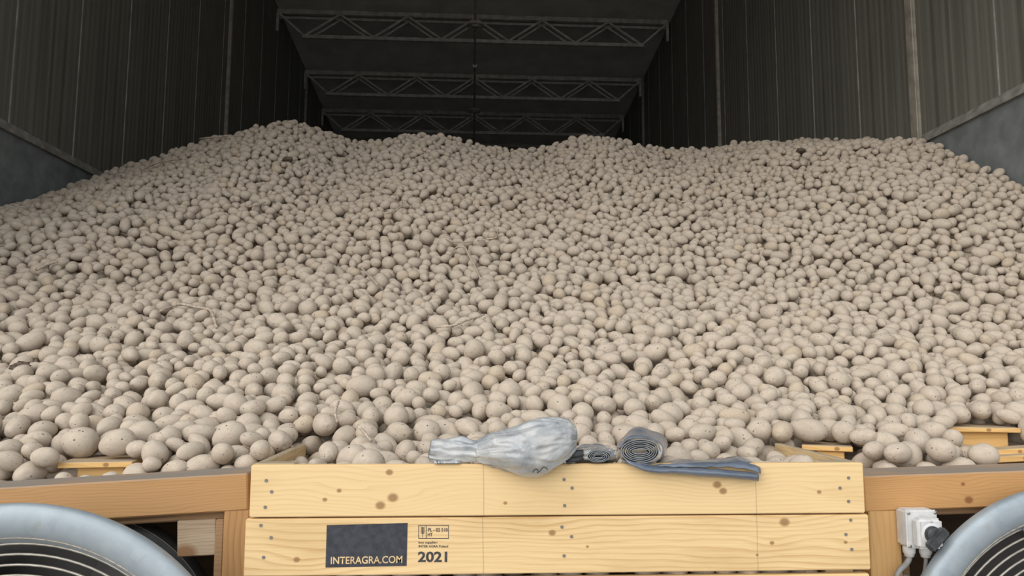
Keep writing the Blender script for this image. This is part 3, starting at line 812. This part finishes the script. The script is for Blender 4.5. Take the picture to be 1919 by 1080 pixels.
tube('cable', smooth_pts([(-.024, -.028, -.074), (-.027, -.03, -.086), (-.042, -.035, -.100), (-.060, -.037, -.114), (-.068, -.037, -.14), (-.069, -.035, -.24), (-.069, -.034, -.5)], 6), .0075, 'cable', sw, 10)
tube('cable', smooth_pts([(.016, -.038, -.074), (.017, -.036, -.09), (.015, -.03, -.12), (.008, -.02, -.138), (-.01, .0, -.142), (-.06, .08, -.13)], 6), .0055, 'cable', sw, 10)
pc = box('pipe_coupling', (-.071, -.036, -.15), (.026, .026, .03), 'white', sw, .006, None, 2)

# ------------------------------------------------------------------ plastic bag, rolls on the crate's top board
yb0 = YC-.004; ztop = czt
def loft(name, secs, mat, parent=None, n=40, crumple=.004, seed=0, drape=True, freq=26, ax_=1.0, xs=1.0, fine_=.3):
    """secs: (px, pyc, half height px, depth radius, Y centre)"""
    V = []; m = 0
    # resample the sections
    arr = np.array(secs, float); t = np.arange(len(arr)); tt = np.linspace(0, len(arr)-1, (len(arr)-1)*9+1)
    q = np.stack([np.interp(tt, t, arr[:, k]) for k in range(5)], 1)
    for k in range(2): q[1:-1] = (q[:-2]+2*q[1:-1]+q[2:])/4
    for (px, pyc, hh, dr, Y) in q:
        c = at(px, pyc, Y); hz = hh/F*Y
        for j in range(n):
            a = 2*math.pi*j/n; p = Vector((c.x, c.y+dr*math.sin(a), c.z+hz*math.cos(a)))
            cx_, sx_ = math.cos(a)*ax_, math.sin(a)*ax_
            q0 = Vector((c.x*11*xs, cx_*2.2, sx_*2.2)); wv = mnoise.noise(q0*.8+Vector((seed, 3, 1)))
            q1 = Vector((c.x*15*xs+wv*1.2, cx_*3.6+wv, sx_*3.6-wv)); q2 = Vector((c.x*42*xs+wv*2, cx_*6+wv*2, sx_*6))
            e = crumple*(mnoise.noise(q0+Vector((seed, 0, 0)))*1.2 + (.28-abs(mnoise.noise(q1+Vector((0, seed, 0)))))*1.15 + (.25-abs(mnoise.noise(q2+Vector((0, 0, seed)))))*fine_)
            d = Vector((0, math.sin(a), math.cos(a))); p = p+d*e+Vector((e*.5, 0, 0))
            if drape and p.z < ztop+.004:
                if c.y > 0: 
                    if p.y > yb0-.001 and p.y < YC+.05: 
                        if p.z < ztop-.004: p.y = yb0-.001-.002*random.random()
                        else: p.z = ztop+.004
                    elif p.y >= YC+.05: p.z = max(p.z, ztop-.012)
            if drape == 2: p.z = max(p.z, ztop+.003)
            V.append(p)
        m += 1
    Fc = [(i*n+j, i*n+(j+1) % n, (i+1)*n+(j+1) % n, (i+1)*n+j) for i in range(m-1) for j in range(n)]
    Fc += [tuple(range(n)), tuple((m-1)*n+j for j in range(n-1, -1, -1))]
    return link(name, mesh(name, V, Fc), mat, parent, True)
bagp = empty('plastic_bag', at(985, 868, YC)); tag(bagp, 'crumpled milky plastic bag with twisted neck draped over the crate board', 'bag')
def adopt(o, par): o.parent = par; o.matrix_parent_inverse = Matrix.Translation(par.location).inverted()
def sec(x, t, b, d, Y): return (x, (t+b)/2, (b-t)/2, d, Y)
body = loft('bag_body', [sec(1080,818,832,.008,1.95),sec(1077,804,845,.03,1.95),sec(1066,790,858,.046,1.945),sec(1050,785,870,.055,1.94),sec(1030,785,882,.06,1.935),sec(1005,789,890,.062,1.932),sec(975,797,888,.058,1.932),sec(945,807,878,.05,1.94),sec(915,818,870,.036,1.95),sec(892,829,866,.022,1.965)], 'bag', None, 110, .0085, 1.3)
adopt(body, bagp)
neck = loft('bag_neck', [(895,847,17,.022,1.965),(880,846,18,.018,1.97),(860,845,21,.014,1.975),(838,847,20,.014,1.98),(820,848,20,.012,1.985),(806,848,19,.009,1.985)], 'bag', None, 40, .009, 7.7, 2, 34)
adopt(neck, bagp)
mk = [(998,888),(1001,883),(1006,882),(1009,886),(1006,889),(1012,885),(1017,879),(1023,879),(1026,883)]
mark = tube('ink_mark', smooth_pts([at(px, py-2, 1.884) for px, py in mk], 4), .0014, 'black', None, 6); adopt(mark, bagp); mark['label'] = 'black pen scribble'

def spiral(name, cpx, cpy, Y, w0, h0, turns, dep, mat, gap, thick, par, yaw=0.0, shear=.2):
    """flattened spiral roll of film seen end-on"""
    c = at(cpx, cpy, Y); N = int(turns*40); V = []
    for i in range(N+1):
        t = i/N; a = 2*math.pi*turns*t; s = 1-t*(1-.16)
        hw = w0*s; hh = h0*s
        core = w0*.38*(1-.25*t)          # straight part of the flattened turns
        x = math.copysign(max(0, abs(math.cos(a)))**.8, math.cos(a))*(hw if t < .99 else hw); z = math.sin(a)*hh*(1 if t < .9 else .9)
        x = math.cos(a)*(hw-core*0)+0; x += math.copysign(core*.0, x)
        # keep the turns about `gap` apart in height but leave a flat middle slot
        wob = .0012*mnoise.noise(Vector((a*1.3, w0*90, 0)))
        r_ = 1-t*.86
        X = math.cos(a)*(hw*.55*r_/s + hw*.45/s*(.55+.45*r_)); Zz = math.sin(a)*h0*r_
        V.append((X+wob, Zz+wob))
    V3 = []; n = len(V)
    for (dy, sc_) in ((0, 1), (dep, 1)):
        for k in range(n):
            p0 = V[max(k-1, 0)]; p1 = V[min(k+1, n-1)]; tx, tz = p1[0]-p0[0], p1[1]-p0[1]; l = math.hypot(tx, tz) or 1
            nx, nz = -tz/l*thick/2, tx/l*thick/2
            jy = dy + (0 if dy else .004*mnoise.noise(Vector((k*.11, w0*77, 2))))
            V3.append((V[k][0]+nx+jy*shear, jy, V[k][1]+nz)); V3.append((V[k][0]-nx+jy*shear, jy, V[k][1]-nz))
    Fc = []; o2 = 2*n
    for k in range(n-1):
        a0, b0, a1, b1 = 2*k, 2*k+1, 2*k+2, 2*k+3
        Fc += [(a0, b0, b1, a1), (o2+a0, o2+a1, o2+b1, o2+b0), (a0, a1, o2+a1, o2+a0), (b0, o2+b0, o2+b1, b1)]
    o = link(name, mesh(name, V3, Fc), mat, None, False); o.location = c; o.rotation_euler = (0, 0, yaw); adopt(o, par); return o
# big blue-grey roll with loose tail
rl = empty('film_roll', at(1200, 869, YC+.01)); tag(rl, 'large blue-grey plastic film roll with a loose tail over the crate board', 'film roll')
spiral('rolled_film', 1200, 847, 1.935, .0535, .032, 6, .12, 'greyfilm', .004, .0022, rl)
# outer loose wrap: a wavy band round the roll
c = at(1198, 844, 1.945); V = []; n = 56; rows = 7
for q in range(rows):
    for j in range(n+1):
        a = math.radians(-150+ j/n*330); e = 1+.10*mnoise.noise(Vector((a*1.4, q*.4, 5)))+.08*abs(math.sin(a*2.2+.6))*(1 if q < 2 else .6)
        V.append((c.x+.0015+.0545*math.cos(a)*e*(1+.03*q)+q*.0055, c.y-.006+q*.02+.010*mnoise.noise(Vector((a*2, 3.1, q*.2))), max(c.z-.003+.0335*math.sin(a)*e*(1.0+.075*q), ztop+.002)))
Fc = [(q*(n+1)+j, q*(n+1)+j+1, (q+1)*(n+1)+j+1, (q+1)*(n+1)+j) for q in range(rows-1) for j in range(n)]
o = link('outer_wrap', mesh('outer_wrap', V, Fc), 'blue', None, True); sm = o.modifiers.new('thickness', 'SOLIDIFY'); sm.thickness = .0015; adopt(o, rl)
# tail: folded strip lying on the board edge and hanging down its front
def sheet(name, rows_, mat, par, thick=.0018, crumple=.003, seed=0., sub=5):
    """rows_: list of polylines of (px, py, Y)"""
    G = [smooth_pts([at(*p) for p in r], sub) for r in rows_]
    m = len(G[0]); cols = [smooth_pts([g[i] for g in G], sub) for i in range(m)]; k = len(cols[0]); V = []
    for i in range(m):
        for j in range(k):
            p = cols[i][j]; nse = crumple*mnoise.noise(p*40+Vector((seed, 0, 0))); V.append(p+Vector((0, -abs(nse), nse)))
    Fc = [(i*k+j, (i+1)*k+j, (i+1)*k+j+1, i*k+j+1) for i in range(m-1) for j in range(k-1)]
    o = link(name, mesh(name, V, Fc), mat, None, True); s_ = o.modifiers.new('thickness', 'SOLIDIFY'); s_.thickness = thick; adopt(o, par); return o
sheet('tail_top', [[(1232,872,2.0),(1275,863,2.02),(1320,862,2.02),(1365,858,2.03),(1385,857,2.03),(1422,873,2.02)],
                   [(1215,873,1.95),(1270,870,1.95),(1320,869,1.952),(1370,866,1.955),(1395,869,1.955),(1424,876,1.952)],
                   [(1200,872,1.935),(1262,876,1.935),(1320,875,1.935),(1372,876,1.935),(1400,880,1.935),(1425,887,1.935)]], 'blue', rl, .0018, .004, 2.)
sheet('tail_front', [[(1172,862,1.93),(1215,874,1.938),(1270,877,1.936),(1330,879,1.936),(1380,883,1.936),(1421,888,1.936)],
                     [(1178,868,1.925),(1215,880,1.922),(1270,883,1.92),(1330,886,1.92),(1380,890,1.92),(1422,893,1.92)],
                     [(1184,872,1.93),(1215,884,1.93),(1270,889,1.93),(1330,893,1.93),(1380,897,1.93),(1421,901,1.93)],
                     [(1190,872,1.94),(1218,880,1.941),(1270,887,1.941),(1330,891,1.941),(1380,894,1.941),(1420,897,1.941)]], 'blue', rl, .0015, .002, 5.)
# small roll in clear film
rs = empty('film_roll', at(1120, 869, YC+.01)); tag(rs, 'small grey plastic film roll in clear crinkled film between bag and big roll', 'film roll')
spiral('rolled_film', 1122, 856, 1.94, .031, .0165, 4, .12, 'greyfilm', .004, .002, rs)
w2 = loft('clear_wrap', [(1076,856,9,.03,2.02),(1088,852,14,.045,2.02),(1110,852,16,.05,2.02),(1135,852,16,.05,2.02),(1150,855,13,.04,2.02)], 'wrap', None, 36, .006, 4.4, False, 40); adopt(w2, rs)
w3 = loft('dark_fold', [(1062,866,2,.008,1.95),(1070,857,8,.014,1.955),(1080,855,10,.016,1.96),(1092,853,8,.012,1.965)], 'black', None, 24, .006, 9.1, False, 60); adopt(w3, rs)
